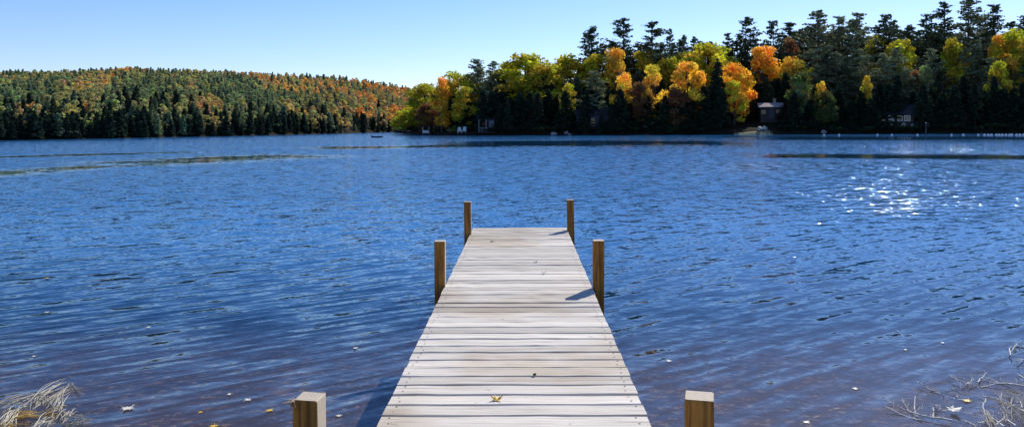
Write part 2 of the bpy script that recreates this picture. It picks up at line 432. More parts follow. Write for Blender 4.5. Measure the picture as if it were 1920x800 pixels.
# white pine: long tiered limbs that sweep up, open crown
def pine(seed, open_=1.0, size=.38, H_=24.0, rad=4.0, base=.16):
    r=np.random.default_rng(seed); C=[];tr=MB()
    tr.tube([(0,0,-1),(0.05,.1,H_*.5),(.1,0,H_*.985)],[.34,.2,.03],7)
    z=base*H_
    side=r.uniform(0,6.28)
    while z<H_*.975:
        t=z/H_
        nb=r.integers(4,7); prof=(1-t)**.64*1.2 if t>.38 else .72+.1*t
        for _ in range(nb):
            if r.random()<.14*open_: continue
            a=r.uniform(0,6.28); L=rad*prof*r.uniform(.4,1.2)*(1+.22*math.cos(a-side))+.35
            up=r.uniform(.0,.28)+ .55*max(0,t-.55)
            p0=np.array([0,0,z+r.uniform(-.4,.4)]); d=np.array([math.cos(a),math.sin(a),up])
            e=p0+d*L; e[2]+=.22*L
            mid=p0+d*L*.5; mid[2]-=.05*L
            tr.tube([tuple(p0),tuple(mid),tuple(e)],[.07*(1-t)+.03,.04,.015],4,False)
            k=int(8+L*13)
            s=r.uniform(.25,1.05,size=k)**.8
            pts=p0+(mid-p0)*0+ (np.outer(1-s,p0)+np.outer(s,e)) - p0
            w=.10+.17*L*(1-np.abs(s-.6))
            pts+=r.normal(size=(k,3))*np.stack([w,w,w*.4],axis=1)
            C.append(pts)
        z+=r.uniform(.6,1.1)*(1 if t<.7 else .85)
    k=26; tz=np.linspace(.9,1.0,k)*H_; C.append(np.stack([r.normal(size=k)*.16,r.normal(size=k)*.16,tz],axis=1))
    c=np.concatenate(C); V=quads(c,np.full(len(c),size),None,1.0,r)
    zz=(np.floor(c[:,2]/1.3+np.arctan2(c[:,1],c[:,0])*1.1)*7.31)%1
    return V,tint_var(len(c),.35,.15)*(.65+.7*zz)[:,None],tr,H_,rad*2
# hemlock / spruce: dense, to the ground
def spruce(seed, H_=15.0, rad=3.0, size=.42):
    r=np.random.default_rng(seed); C=[];tr=MB()
    tr.tube([(0,0,-1),(0,0,H_*.98)],[.22,.02],6)
    z=.8
    while z<H_*.97:
        t=z/H_; nb=int(7+3*(1-t))
        for _ in range(nb):
            a=r.uniform(0,6.28); L=rad*(1-t)**.8*r.uniform(.6,1.12)+.2
            k=int(5+L*9); s=r.uniform(.2,1,size=k)
            x=np.cos(a)*L*s; y=np.sin(a)*L*s
            pts=np.stack([x,y,z-.22*L*s*s+.05*L*s],axis=1)+r.normal(size=(k,3))*np.array([.2,.2,.1])
            C.append(pts)
        z+=r.uniform(.4,.62)
    k=14; C.append(np.stack([r.normal(size=k)*.1,r.normal(size=k)*.1,np.linspace(.92,1.01,k)*H_],axis=1))
    c=np.concatenate(C); V=quads(c,np.full(len(c),size),None,.8,r)
    return V,tint_var(len(c),.35,.12),tr,H_,rad*2

LIB={'broad':[], 'slim':[], 'pine':[], 'spruce':[], 'shrub':[]}
def reg(kind,res,mat):
    V,t,tr,h,wd=res
    me=leafmesh('crown',V,t,M[mat]); tm=bpy.data.meshes.new('trunk'); tm.from_pydata(tr.v,[],tr.f); tm.materials.append(M['bark'])
    LIB[kind].append((me,tm,h,wd))
for s in range(6): reg('broad',broad(100+s),'leaf')
for s in range(3):
    V,t,tr,h,wd=broad(200+s,36,74); V[:,:2]*=.55; tr.v=[(x*.6,y*.6,z) for x,y,z in tr.v]; reg('slim',(V,t,tr,h,wd*.56),'leaf')
for s in range(6): reg('pine',pine(300+s,1.0+.5*(s%2),base=.12+.05*(s%3)),'needle')
for s in range(5): reg('spruce',spruce(400+s),'needle')
def shrub(seed):
    r=np.random.default_rng(seed); tr=MB(); C=[]
    for i in range(9):
        a=r.uniform(0,6.28); q=r.uniform(.2,1.1); c=np.array([math.cos(a)*q,math.sin(a)*q,r.uniform(.4,1.5)])
        tr.tube([(0,0,-.2),tuple(c*.6),tuple(c)],[.04,.03,.01],4,False)
        k=60; d=r.normal(size=(k,3)); d/=np.linalg.norm(d,axis=1)[:,None]; C.append(c+d*.55*(r.random(k)**.4)[:,None])
    c=np.concatenate(C); return quads(c,np.full(len(c),.26),None,.2,r),tint_var(len(c)),tr,2.1,3.2
for s in range(3): reg('shrub',shrub(500+s),'leaf')

NAME={'broad':'maple_tree','slim':'young_maple_tree','pine':'pine_tree','spruce':'hemlock_tree','shrub':'shrub'}
CAT={'broad':'maple tree','slim':'maple tree','pine':'pine tree','spruce':'hemlock tree','shrub':'shrub'}
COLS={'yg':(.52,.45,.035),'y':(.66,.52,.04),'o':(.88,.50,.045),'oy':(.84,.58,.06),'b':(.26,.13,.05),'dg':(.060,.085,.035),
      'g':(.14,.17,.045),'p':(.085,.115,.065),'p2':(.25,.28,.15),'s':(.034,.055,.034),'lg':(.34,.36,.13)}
cnt=0
def tree(kind, px, ytop, wpx, d, c, label, group=None, base_h=None, shore=pen_shore, hf=pen_h):
    global cnt; cnt+=1
    Z=shore(px)+d; x,y=pos(px,Z); zb=hf(px,d) if base_h is None else base_h
    top=H+(hz(px)-ytop)*Z/F; h=max(1.2,top-zb); wd=wpx*Z/F*({'broad':1.25,'slim':1.15,'pine':1.14,'spruce':1.15,'shrub':1.1}[kind] if c not in('o','oy','b') else 1.02)
    me,tm,h0,w0=LIB[kind][cnt%len(LIB[kind])]
    e=empty(NAME[kind],(x,y,zb),random.uniform(0,6.28)); tag(e,label,CAT[kind],group)
    s=(wd/w0,wd/w0,h/h0)
    t=bpy.data.objects.new('trunk',tm); t.scale=s; link(t,e)
    cr=bpy.data.objects.new('crown',me); cr.scale=s; cv=COLS[c]; k=random.uniform(.88,1.12); cr.color=(cv[0]*k,cv[1]*k,cv[2]*k,1); link(cr,e)
    if kind=='slim' and c in('y','lg'): t.data=tm
    return e
T=tree
# --- individually recognisable trees on the right-hand point (photo column, top row, width, metres behind the shore)
CATALOG=[
 ('broad',832,158,60,18,'g','olive green maple directly behind the narrow orange maple'),
 ('broad',788,172,50,14,'g','olive green maple behind the russet one at the tip'),
 ('broad',758,206,40,6,'yg','smallest yellow-green maple hanging over the water at the very tip'),
 ('slim',745,222,26,6,'g','little green tree at the extreme end of the point'),
 ('broad',874,158,40,6,'yg','lower yellow-green maple in front, right of the narrow orange maple'),
 ('broad',955,112,60,22,'yg','yellow-green maple forming the left shoulder of the big dome crown'),
 ('broad',1205,92,60,26,'yg','yellow-green crown between the second and third tall pines'),
 ('broad',1255,104,56,22,'yg','yellow-green crown to the right of the third tall pine'),
 ('broad',1352,96,60,20,'y','bright yellow maple beside the orange crown, left of the lone wide-topped pine'),
 ('broad',1402,150,44,14,'b','dim russet crown behind the yellow hanging maple'),
 ('broad',1462,112,50,24,'oy','orange-yellow crown joining two round orange maples'),
 ('slim',1500,150,34,5,'lg','pale green small tree right of the pale-roofed cottage'),
 ('slim',1555,170,26,5,'o','rusty orange sapling beside the slender small orange tree'),
 ('broad',1716,128,34,14,'b','small russet crown in the dark between the yellow crown and the tallest pines'),
 ('broad',1735,118,36,14,'lg','pale grey-green crown beside the small russet one'),
 ('broad',1896,96,44,14,'oy','orange-yellow low crown under the maple at the right border'),
 ('broad',776,186,52,5,'yg','low yellowish-green maple at the outermost left tip of the wooded point'),
 ('broad',800,152,66,12,'yg','yellow-green maple behind the tip of the point, left of the narrow orange maple'),
 ('slim',828,142,50,1.5,'o','bright orange narrow maple near the left tip of the wooded point'),
 ('broad',803,190,46,3,'b','dull russet maple low down beside the narrow orange maple at the tip'),
 ('broad',862,128,66,14,'yg','yellow-green round maple just right of the narrow orange maple'),
 ('pine',895,110,52,16,'p2','grey-green pine between the yellow-green maple and the big yellow dome'),
 ('pine',925,116,54,14,'p2','bushy grey-green pine touching the left side of the big yellow dome'),
 ('broad',985,96,118,18,'yg','biggest yellow-green maple with a wide dome crown, left part of the point'),
 ('broad',1022,120,74,14,'yg','yellow-green maple forming the right shoulder of the big dome crown'),
 ('broad',1068,98,84,24,'yg','rounded yellow-green maple under the leftmost lone pine top'),
 ('slim',1064,152,36,5,'yg','slender yellow-green tree lit against dark hemlocks, below the rounded maple'),
 ('pine',1110,50,62,28,'p','leftmost tall pine whose sparse top stands alone above yellow maples'),
 ('broad',1125,96,66,22,'yg','yellow-green maple right beneath the leftmost tall pine'),
 ('pine',1118,132,54,6,'p2','grey-green low pine in front of the leftmost tall pine'),
 ('broad',1158,88,64,20,'oy','orange-yellow maple crown high up at the foot of the second tall pine'),
 ('pine',1170,34,72,30,'p','second tall pine from the left, with a dense pointed top'),
 ('pine',1224,40,78,26,'p','third tall pine from the left, with a broad ragged top'),
 ('slim',1168,134,50,7,'oy','small orange maple low below the second tall pine'),
 ('slim',1226,118,56,7,'oy','orange and yellow maple below the third tall pine'),
 ('broad',1200,150,50,6,'b','dull brown-leaved maple left of the orange and yellow maple'),
 ('broad',1292,112,74,7,'oy','large orange-yellow maple reaching low, midway along the point'),
 ('broad',1268,160,50,4,'b','russet undergrowth maple at the left foot of the large orange-yellow maple'),
 ('pine',1257,54,34,34,'p','narrow pine top just right of the broad ragged pine'),
 ('pine',1284,66,34,34,'p','short narrow pine top, left one of a close pair in the skyline dip'),
 ('pine',1302,70,34,34,'p','short narrow pine top, right one of a close pair in the skyline dip'),
 ('broad',1332,74,104,26,'yg','wide yellow-green maple filling the dip in the pine skyline'),
 ('pine',1366,62,36,34,'p','small dark pine top poking out right of the wide yellow-green maple'),
 ('broad',1300,92,70,22,'yg','yellow-green maple behind the large orange-yellow maple'),
 ('spruce',1346,112,50,6,'s','dark hemlock standing between the two large orange maples'),
 ('broad',1381,106,66,10,'o','orange maple crown directly above the hanging yellow one'),
 ('slim',1377,150,46,5,'y','yellow maple with hanging crown below the orange one, above the sandy bank'),
 ('pine',1400,32,60,30,'p','lone pine with wide-spread top branches above the orange maples'),
 ('broad',1427,84,78,22,'o','round deep-orange maple high under the lone wide-topped pine'),
 ('pine',1450,38,54,32,'p','pine with paired tops right of the lone wide-topped pine'),
 ('broad',1480,62,48,30,'b','dim orange-brown crown between two pines high on the skyline'),
 ('broad',1492,94,76,20,'oy','round orange-yellow maple above the cottage with the pale roof'),
 ('pine',1535,20,78,28,'p2','broad lit pine at the start of the tall right-hand pine stand'),
 ('pine',1574,30,60,28,'p2','slim pine second in the tall right-hand stand'),
 ('pine',1608,24,66,28,'p2','full pine third in the tall right-hand stand'),
 ('pine',1662,26,60,30,'p','dark pine with an umbrella-like top, before the yellow maples'),
 ('slim',1541,148,28,4,'oy','slender small orange tree low at the start of the pine stand'),
 ('slim',1624,140,30,6,'y','small golden tree alone against the dark shade'),
 ('broad',1646,60,44,30,'yg','yellow-green crown wedged left of the umbrella-topped pine'),
 ('broad',1690,68,58,22,'yg','yellow-green crown wedged right of the umbrella-topped pine'),
 ('pine',1708,50,40,32,'p','lower pine in the gap before the tallest pines'),
 ('pine',1738,26,56,30,'p','pine leaning at the left edge of the tallest group'),
 ('pine',1772,3,70,30,'p','tall dark double-thick pine in the tallest group'),
 ('broad',1792,56,46,18,'yg','yellow crown in front of the tallest pines'),
 ('pine',1818,-4,84,28,'p2','tallest pine, cut by the top edge of the picture'),
 ('pine',1863,8,58,30,'p','dark pine right of the tallest one'),
 ('broad',1871,62,38,20,'oy','orange-tinged small crown right of the tallest pine'),
 ('slim',1868,112,40,10,'yg','yellow-green low tree below the orange-tinged small crown'),
 ('broad',1906,48,74,18,'yg','yellow-green maple at the right border of the picture'),
 ('pine',1925,26,60,32,'p','pine standing at the far right border of the picture'),
 ('broad',1545,170,40,3,'g','dull green shrub-like maple under the slender orange tree'),
 ('broad',1502,130,40,6,'g','mottled green maple left of the slender small orange tree'),
 ('shrub',852,238,34,1.2,'lg','pale yellow-green rounded shrub at the water edge near two white chairs'),
]
for c in CATALOG: T(*c)
# --- shaded evergreen rows that close the wood; nothing in the photo tells them apart
def rows(x0,x1,step,ymin,ymax,w0,w1,d0,d1,kind,cc,label,group):
    x=x0
    while x<x1:
        T(kind,x,random.uniform(ymin,ymax),random.uniform(w0,w1),random.uniform(d0,d1),random.choice(cc),label,group); x+=step*random.uniform(.75,1.25)
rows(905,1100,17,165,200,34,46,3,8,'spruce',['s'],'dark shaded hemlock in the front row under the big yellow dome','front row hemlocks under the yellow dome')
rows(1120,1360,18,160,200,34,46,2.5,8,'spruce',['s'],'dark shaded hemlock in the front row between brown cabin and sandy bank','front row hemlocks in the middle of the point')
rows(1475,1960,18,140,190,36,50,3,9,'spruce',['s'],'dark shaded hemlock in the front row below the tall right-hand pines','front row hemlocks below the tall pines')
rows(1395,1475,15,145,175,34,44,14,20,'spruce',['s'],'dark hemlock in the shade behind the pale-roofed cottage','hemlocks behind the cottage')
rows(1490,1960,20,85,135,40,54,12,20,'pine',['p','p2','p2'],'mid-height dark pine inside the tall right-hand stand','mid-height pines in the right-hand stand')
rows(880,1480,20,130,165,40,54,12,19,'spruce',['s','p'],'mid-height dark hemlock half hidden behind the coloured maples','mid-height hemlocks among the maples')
rows(1110,1480,17,72,100,40,54,26,34,'pine',['p'],'back-row pine seen only between the crowns in front of it','back-row pines of the middle point')
rows(1480,1960,15,32,72,50,66,34,44,'pine',['p'],'back-row pine filling gaps behind the tallest stand','back-row pines of the tall stand')
rows(900,1100,24,124,150,44,54,26,34,'pine',['p'],'back-row pine glimpsed behind the big yellow dome','back-row pines behind the dome')
rows(1480,1965,26,120,165,50,60,34,46,'spruce',['p'],'hemlock far back under the tall pine stand, seen between trunks','back hemlocks under the tall stand')
rows(1965,2300,34,20,90,60,80,8,26,'pine',['p'],'pine beyond the right border of the picture','pines beyond the right border')
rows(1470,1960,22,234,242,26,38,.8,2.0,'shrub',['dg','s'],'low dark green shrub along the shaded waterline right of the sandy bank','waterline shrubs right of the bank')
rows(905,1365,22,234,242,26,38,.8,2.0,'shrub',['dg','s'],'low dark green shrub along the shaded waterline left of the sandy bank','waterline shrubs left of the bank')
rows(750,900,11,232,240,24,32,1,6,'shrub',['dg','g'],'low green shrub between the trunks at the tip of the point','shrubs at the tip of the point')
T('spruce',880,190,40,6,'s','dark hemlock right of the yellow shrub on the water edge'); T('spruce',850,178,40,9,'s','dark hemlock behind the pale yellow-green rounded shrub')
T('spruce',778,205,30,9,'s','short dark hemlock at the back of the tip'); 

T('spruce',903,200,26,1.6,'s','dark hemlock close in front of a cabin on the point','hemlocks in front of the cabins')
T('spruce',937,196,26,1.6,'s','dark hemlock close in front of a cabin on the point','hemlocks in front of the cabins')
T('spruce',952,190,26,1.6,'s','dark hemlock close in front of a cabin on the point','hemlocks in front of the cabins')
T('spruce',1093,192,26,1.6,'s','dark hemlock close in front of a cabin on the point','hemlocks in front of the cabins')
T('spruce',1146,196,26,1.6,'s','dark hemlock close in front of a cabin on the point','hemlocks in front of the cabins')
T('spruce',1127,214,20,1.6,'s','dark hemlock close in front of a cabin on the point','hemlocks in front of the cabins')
# --- far hillside: single-mesh trees, nearest 300 as things, the rest one mass
def small_con(seed):
    V,t,tr,h,w=spruce(seed,9,2.3,.62); r=np.random.default_rng(seed); k=len(t); keep=r.random(k)<.5
    V=V.reshape(-1,4,3)[keep].reshape(-1,3); return V,t[keep],9.0
def small_broad(seed):
    V,t,tr,h,w=broad(seed,30,30,size=.8); V=V*np.array([.68,.68,.62]); V=V.reshape(-1,4,3); c=V.mean(axis=1,keepdims=True); return ((V-c)*1.0+c).reshape(-1,3),t,8.7
SC=[small_con(600+i) for i in range(4)]; SB=[small_broad(700+i) for i in range(4)]
CON_C=[(.19,.25,.14),(.24,.29,.15),(.14,.20,.13),(.29,.33,.16)]
BR_C=[(.38,.42,.14),(.48,.46,.15),(.60,.48,.14),(.80,.50,.13),(.84,.44,.08),(.28,.35,.14),(.60,.44,.18)]
def hill_colour(px,py_frac,x,y):
    # orange and yellow stands follow the upper slope and the right end of the hill
    nz=vnoise(x*.55,y*.35)+.6*vnoise(x*1.7+9,y*1.1)
    warm=(.16+.42*max(0,py_frac-.2)+.38*max(0,(px-380)/360))+.50*nz
    return warm
pts=[]
for px in np.arange(-160,800,1.0):
    pass
r3=np.random.default_rng(5)
spots=[]
d=.3
while d<HD+25:
    # rows parallel to the shore
    Zc=hill_shore(300)+d
    step=(3.0+d*.006)*F/Zc*(.42 if d<2 else .6 if d<8 else 1)
    x=-150+r3.uniform(0,step)
    while x<910:
        dd=d+(r3.uniform(-2.2,2.2) if d>2 else r3.uniform(-.4,.8))
        if dd>0.1: spots.append((x+r3.uniform(-.3,.3)*step,dd))
        x+=step
    d+=(4.0+d*.021) if d>4 else 1.7
spots.sort(key=lambda s: hill_shore(s[0])+s[1])
V_all=[];T_all=[]
n_ind=0
hm=M['needle']; 
sm_con=[leafmesh('far_conifer',V,t,M['needle']) for V,t,h in SC]; sm_br=[leafmesh('far_maple',V,t,M['leaf']) for V,t,h in SB]
for (px,d) in spots:
    Z=hill_shore(px)+d; x,y=pos(px,Z); z=hill_h(px,d); f=d/HD
    warm=hill_colour(px,f,x,y)
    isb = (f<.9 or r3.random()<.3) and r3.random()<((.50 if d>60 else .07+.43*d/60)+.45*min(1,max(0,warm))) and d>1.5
    hgt=r3.uniform(3.3,5.6)*(.92+.28*f)*(r3.uniform(.6,1.15) if d<60 else 1)
    if isb:
        ww=warm*1.15+r3.normal()*.13
        cc=BR_C[5] if ww<.12 else BR_C[0] if ww<.32 else BR_C[1] if ww<.5 else BR_C[2] if ww<.68 else BR_C[6] if ww<.8 else BR_C[3] if ww<.98 else BR_C[4]
        hgt*=.95
    else: cc=CON_C[r3.integers(4)] if r3.random()<.08+d/115 else ((.030,.050,.034),(.042,.062,.040))[r3.integers(2)]  # more dark greens towards the shore: waterline shade put into the tree colour
    vi=r3.integers(4); rot=r3.uniform(0,6.28); k=r3.uniform(.85,1.2)
    vis = 0<=px<790
    if n_ind<300 and vis:
        n_ind+=1
        me=(sm_br if isb else sm_con)[vi]; h0=(SB if isb else SC)[vi][2]
        o=bpy.data.objects.new('far_maple_tree' if isb else 'far_conifer_tree',me); s=hgt/h0
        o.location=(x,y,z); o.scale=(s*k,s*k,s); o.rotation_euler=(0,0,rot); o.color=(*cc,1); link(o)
        seg='left third' if px<260 else 'middle third' if px<520 else 'right third'
        if isb: tag(o,'small autumn-coloured tree close above the waterline on the %s of the far hill'%seg,'maple tree','autumn trees on the lower %s of the far hill'%seg)
        else: tag(o,'small dark conifer near the waterline on the %s of the far hill'%seg,'conifer tree','shore conifers on the %s of the far hill'%seg)
    else:
        V,t,h0=(SB if isb else SC)[vi]; s=hgt/h0
        if d>150:           # thin out far ones
            q=V.reshape(-1,4,3); kp=r3.random(len(q))<.62; c=q[kp].mean(axis=1,keepdims=True); q=(q[kp]-c)*1.25+c; V=q.reshape(-1,3); t=t[kp]
        ca,sa=math.cos(rot),math.sin(rot)
        W=np.empty_like(V); W[:,0]=(V[:,0]*ca-V[:,1]*sa)*s*k+x; W[:,1]=(V[:,0]*sa+V[:,1]*ca)*s*k+y; W[:,2]=V[:,2]*s+z
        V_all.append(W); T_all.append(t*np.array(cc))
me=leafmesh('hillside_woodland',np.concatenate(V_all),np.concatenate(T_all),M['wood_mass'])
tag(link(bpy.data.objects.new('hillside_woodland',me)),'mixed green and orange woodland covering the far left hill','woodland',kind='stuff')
print('hill spots',len(spots),'quads',len(me.polygons))

# ------------------------------------------------------------------ the dock
XL,XR=-.659,.566; YE=F*1.34/(426.5-235.5)
dock=empty('wooden_dock',(0,0,0)); tag(dock,'long weathered wooden plank dock leading straight out into the blue lake','dock')
b=MB(); pitch=.145; y=YE-.07; tints=[]; vi=[]
r5=random.Random(3); i=0
while y>.6:
    wdt=.139+r5.uniform(-.001,.001); tilt=r5.uniform(-.0035,.0035); dx0=r5.uniform(-.003,.003); dx1=r5.uniform(-.003,.003); dz=r5.uniform(-.002,.002)
    seg=10; n0=len(b.v); th=.032; cup=r5.uniform(-.0018,.0018); sag=[r5.uniform(-.002,.002) for _ in range(seg+1)]
    P=[];Fs=[]
    skew=r5.uniform(-.002,.002)
    for s in range(seg+1):
        xx=XL+dx0+(XR+dx1-XL-dx0)*s/seg; yy=y+skew*(s/seg-.5)
        for (u,zz) in ((-.5,-th),(-.5,-.006),(-.455,0),(0,cup),(.455,0),(.5,-.006),(.5,-th)):
            P.append((xx,yy+u*wdt,DECK+dz+zz+tilt*u*2+ (sag[s] if zz>-.02 else 0)))
        if s:
            a=(s-1)*7; 
            for q in range(6): Fs.append((a+q,a+7+q,a+8+q,a+1+q))
            Fs.append((a+6,a+13,a+7,a))
    Fs.append(tuple(range(7))); Fs.append(tuple(seg*7+q for q in reversed(range(7))))
    b.add(P,Fs); tints += [r5.random()]*len(P)
    y-=pitch; i+=1
    if i in (18,): y-=.012
b.mi=1                                              # nail heads sit in the boards
y=YE-.07
for q in range(58):
    for xx in (XL+.045,XR-.045):
        for yo in (-.035,.035):
            c=(xx+r5.uniform(-.012,.012),y+yo,DECK+.001)
            b.add([(c[0]+.0055*math.cos(t_),c[1]+.0055*math.sin(t_),c[2]+.0018) for t_ in [k*math.pi/3 for k in range(6)]],[(0,1,2,3,4,5)]); tints+=[.5]*6
    y-=pitch
dk=b.build('decking',[M['deck'],M['nail']],dock)
a=dk.data.attributes.new('tint','FLOAT','POINT'); a.data.foreach_set('value',tints)
for sx in (XL+.03,(XL+XR)/2,XR-.03):
    b=MB(); b.box((sx,(YE+.6)/2,DECK-.032-.075),(.04,YE-.66,.14)); b.build('stringer',M['beam'],dock)
b=MB(); b.box(((XL+XR)/2,YE-.03,DECK-.032-.075),(XR-XL-.12,.04,.138)); b.build('end_beam',M['beam'],dock)
def post(px0,px1,py_top,z_top,rz,wd,lean=(0,0),split=False,label=None,X=None,Y=None):
    b=MB(); h=z_top+1.6; L=Matrix.Rotation(rz,3,'Z')
    n_=14; w2=wd/2; ch=.004; rr=random.Random(int(X*1000))
    P=[];Fs=[]
    prof=[(-w2+ch,-w2),(w2-ch,-w2),(w2,-w2+ch),(w2,w2-ch),(w2-ch,w2),(-w2+ch,w2),(-w2,w2-ch),(-w2,-w2+ch)]
    for k in range(n_+1):
        z=-1.6+h*k/n_
        for (u,v) in prof:
            j=rr.uniform(-.0012,.0012); p=L@Vector((u+j,v+j,0))
            P.append((X+p.x+lean[0]*(z-DECK),Y+p.y+lean[1]*(z-DECK),z))
    for p in range(8):
        q=list(P[n_*8+p]); 
        P.append((X+(q[0]-X)*.955,Y+(q[1]-Y)*.955,z_top+.004+(rr.uniform(-.003,.004) if split else 0)))
    for k in range(n_+1):
        for q in range(8):
            a_=k*8+q; c_=k*8+(q+1)%8; Fs.append((a_,c_,c_+8,a_+8))
    Fs.append(tuple((n_+1)*8+q for q in range(8))); Fs.append(tuple(reversed(range(8))))
    b.add(P,Fs)
    if split:      # torn splinters at the top left corner
        for q in range(9):
            a0=L@Vector((-w2+rr.uniform(-.004,.03),-w2+rr.uniform(-.004,.012),0)); 
            tip=(X+a0.x-rr.uniform(.01,.05),Y+a0.y-rr.uniform(0,.02),z_top+rr.uniform(-.004,.012))
            b.tube([(X+a0.x,Y+a0.y,z_top-.02),(X+a0.x-.006,Y+a0.y,z_top+.002),tip],[.005,.004,.001],4)
    o=b.build('post',M['post'],dock)
    if label: o['label']=label
    return o
def by_px(pxc,Z): return pos(pxc,Z)
Ym=F*1.34/(556-235.5); Yf=F*1.34/(438-235.5)
zt=lambda py,px,Z: H-(py-hz(px))*Z/F
x_,y_=by_px(823,Ym); post(0,0,0,zt(453,823,6.6),R(1),.090,(-.002,0),X=XL-.046,Y=6.62,label='left middle post')
x_,y_=by_px(1122,Ym); post(0,0,0,zt(452,1122,6.4),R(-1),.090,(.004,0),X=XR+.048,Y=6.44,label='right middle post')
post(0,0,0,zt(379,877,9.65),R(1.5),.088,(-.008,0),X=XL-.026,Y=9.68,label='left post at the far end')
post(0,0,0,zt(375,1067,10.0),R(0),.088,(-.012,0),X=XR+.040,Y=10.02,label='right post at the far end')
Zn=3.02
x_,y_=by_px(571,Zn); post(0,0,0,zt(753,571,Zn),R(-6),.099,X=x_,Y=y_+.05,split=True,label='nearest left post with a splintered grey top')
Zn2=2.84
x_,y_=by_px(1314,Zn2); post(0,0,0,zt(752,1314,Zn2),R(-13),.104,X=x_,Y=y_+.05,label='nearest right post with a flat pale top')
for (sx,yy) in ((XL,6.62),(XR,6.44),(XL,9.68),(XR,10.02)):
    b=MB(); b.box((sx+(.004 if sx<0 else -.004),yy,DECK-.11),(.006,.13,.11)); b.build('bracket',M['metal'],dock)

# ------------------------------------------------------------------ leaves
M['yl']=simple('yellow_leaf',(.62,.38,.02),.6,.35,30); M['bl']=simple('brown_leaf',(.20,.13,.05),.7,.3,30); M['pl']=simple('bleached_leaf',(.62,.60,.52),.6,.2,30)
def maple(name,loc,size,mat,label,group=None,rz=None,curl=.25,cat='leaf'):
    e=MB(); lob=[(0,-.55),(.12,-.16),(.5,-.3),(.42,-.05),(.95,.12),(.5,.24),(.62,.55),(.28,.42),(0,1.0),(-.28,.42),(-.62,.55),(-.5,.24),(-.95,.12),(-.42,-.05),(-.5,-.3),(-.12,-.16)]
    rr=random.Random(hash((round(loc[0],3),round(loc[1],3)))&1023); cu=curl*rr.uniform(.7,1.4)
    P=[(0,.05,.02)]+[(u,v,cu*(u*u+.5*v*v)*rr.uniform(.5,1.2)) for u,v in lob]
    Q=[(x,y,z+.03) for x,y,z in P]; m_=len(P)
    fs=[(0,i,i%16+1) for i in range(1,17)]; fs=[f[::-1] for f in fs]+[tuple(k+m_ for k in f) for f in fs]
    fs+=[(i,i%16+1,i%16+1+m_,i+m_) for i in range(1,17)]
    s=size/2; P=[(x*s,y*s,z*s) for x,y,z in P+Q]
    e.add(P,fs); e.tube([(0,-.5*s,.02*s),(.1*s,-.8*s,.03*s),(.06*s,-1.05*s,.04*s)],[.05*s,.04*s,.03*s],5)
    o=e.build(name,mat); o.location=loc; o.rotation_euler=(0,0,rr.uniform(0,6.28) if rz is None else rz); tag(o,label,cat,group); return o
dz=DECK+.004
maple('maple_leaf',at(929,749,dz),.078,M['yl'],'yellow curled maple leaf lying on the near deck boards',rz=.4,curl=.7)
maple('maple_leaf',at(922,452.5,dz),.075,M['bl'],'brown leaf on the deck near its far left corner',rz=2)
maple('maple_leaf',at(1003,491.5,dz),.05,M['bl'],'greenish brown leaf on the deck right of centre, farther one of two',curl=.8)
maple('maple_leaf',at(1018,512,dz),.05,M['bl'],'brown leaf on the deck right of centre, nearer one of two',curl=.8)
def acorn(p):
    e=empty('acorn',p,.7); tag(e,'single dark acorn on the deck between the middle posts and the yellow leaf','acorn')
    b=MB(); b.tube([(-.006,0,.006),(-.003,0,.006),(.003,0,.006),(.008,0,.006),(.011,0,.006)],[.003,.0058,.006,.004,.001],8); b.build('nut',M['darkwall'],e,True)
    b=MB(); b.tube([(-.011,0,.006),(-.008,0,.006),(-.0035,0,.006)],[.003,.0066,.0068],8); b.build('cap',M['bark'],e,True)
acorn(at(1000,703,dz))
WL=[(238,764,.14,'pl','large bleached leaf floating left, right of the grass clump'),(501,768,.09,'yl','yellowish floating leaf left of the nearest left post'),
 (460,749,.085,'pl','pale floating leaf up and left of the yellowish one by the post'),(632,778,.07,'pl','pale floating leaf between the nearest left post and the dock'),
 (428,738,.06,'pl','small pale floating leaf farthest from the post in its trio'),(85,521,.10,'yl','lone yellow leaf afloat far out on the left water'),
 (86,585,.08,'pl','pale leaf afloat on the left water below the lone yellow leaf'),(275,613,.08,'pl','pale leaf afloat midway across the left water'),
 (665,652,.075,'pl','white leaf afloat left of the dock'),(1250,676,.085,'pl','pale leaf afloat right of the dock'),
 (1602,728,.075,'pl','pale leaf afloat left of the dead twigs'),(1507,790,.08,'pl','pale leaf afloat at the bottom edge, right water'),
 (1766,642,.06,'pl','small white leaf afloat above the dead twigs'),(1696,655,.05,'pl','tiny white leaf afloat left of and below the small white one'),
 (1812,751,.10,'yl','golden brown leaf caught in the dead twigs'),(372,772,.05,'yl','small yellow leaf afloat between grass clump and post'),
 (398,797,.09,'yl','yellow leaf at the bottom edge left of the nearest left post'),(62,667,.06,'pl','white leaf afloat just above the grass clump')]
for (px,py,s,c,l) in WL: maple('floating_leaf',at(px,py,.006),s*.85,M[c],l,curl=.10)

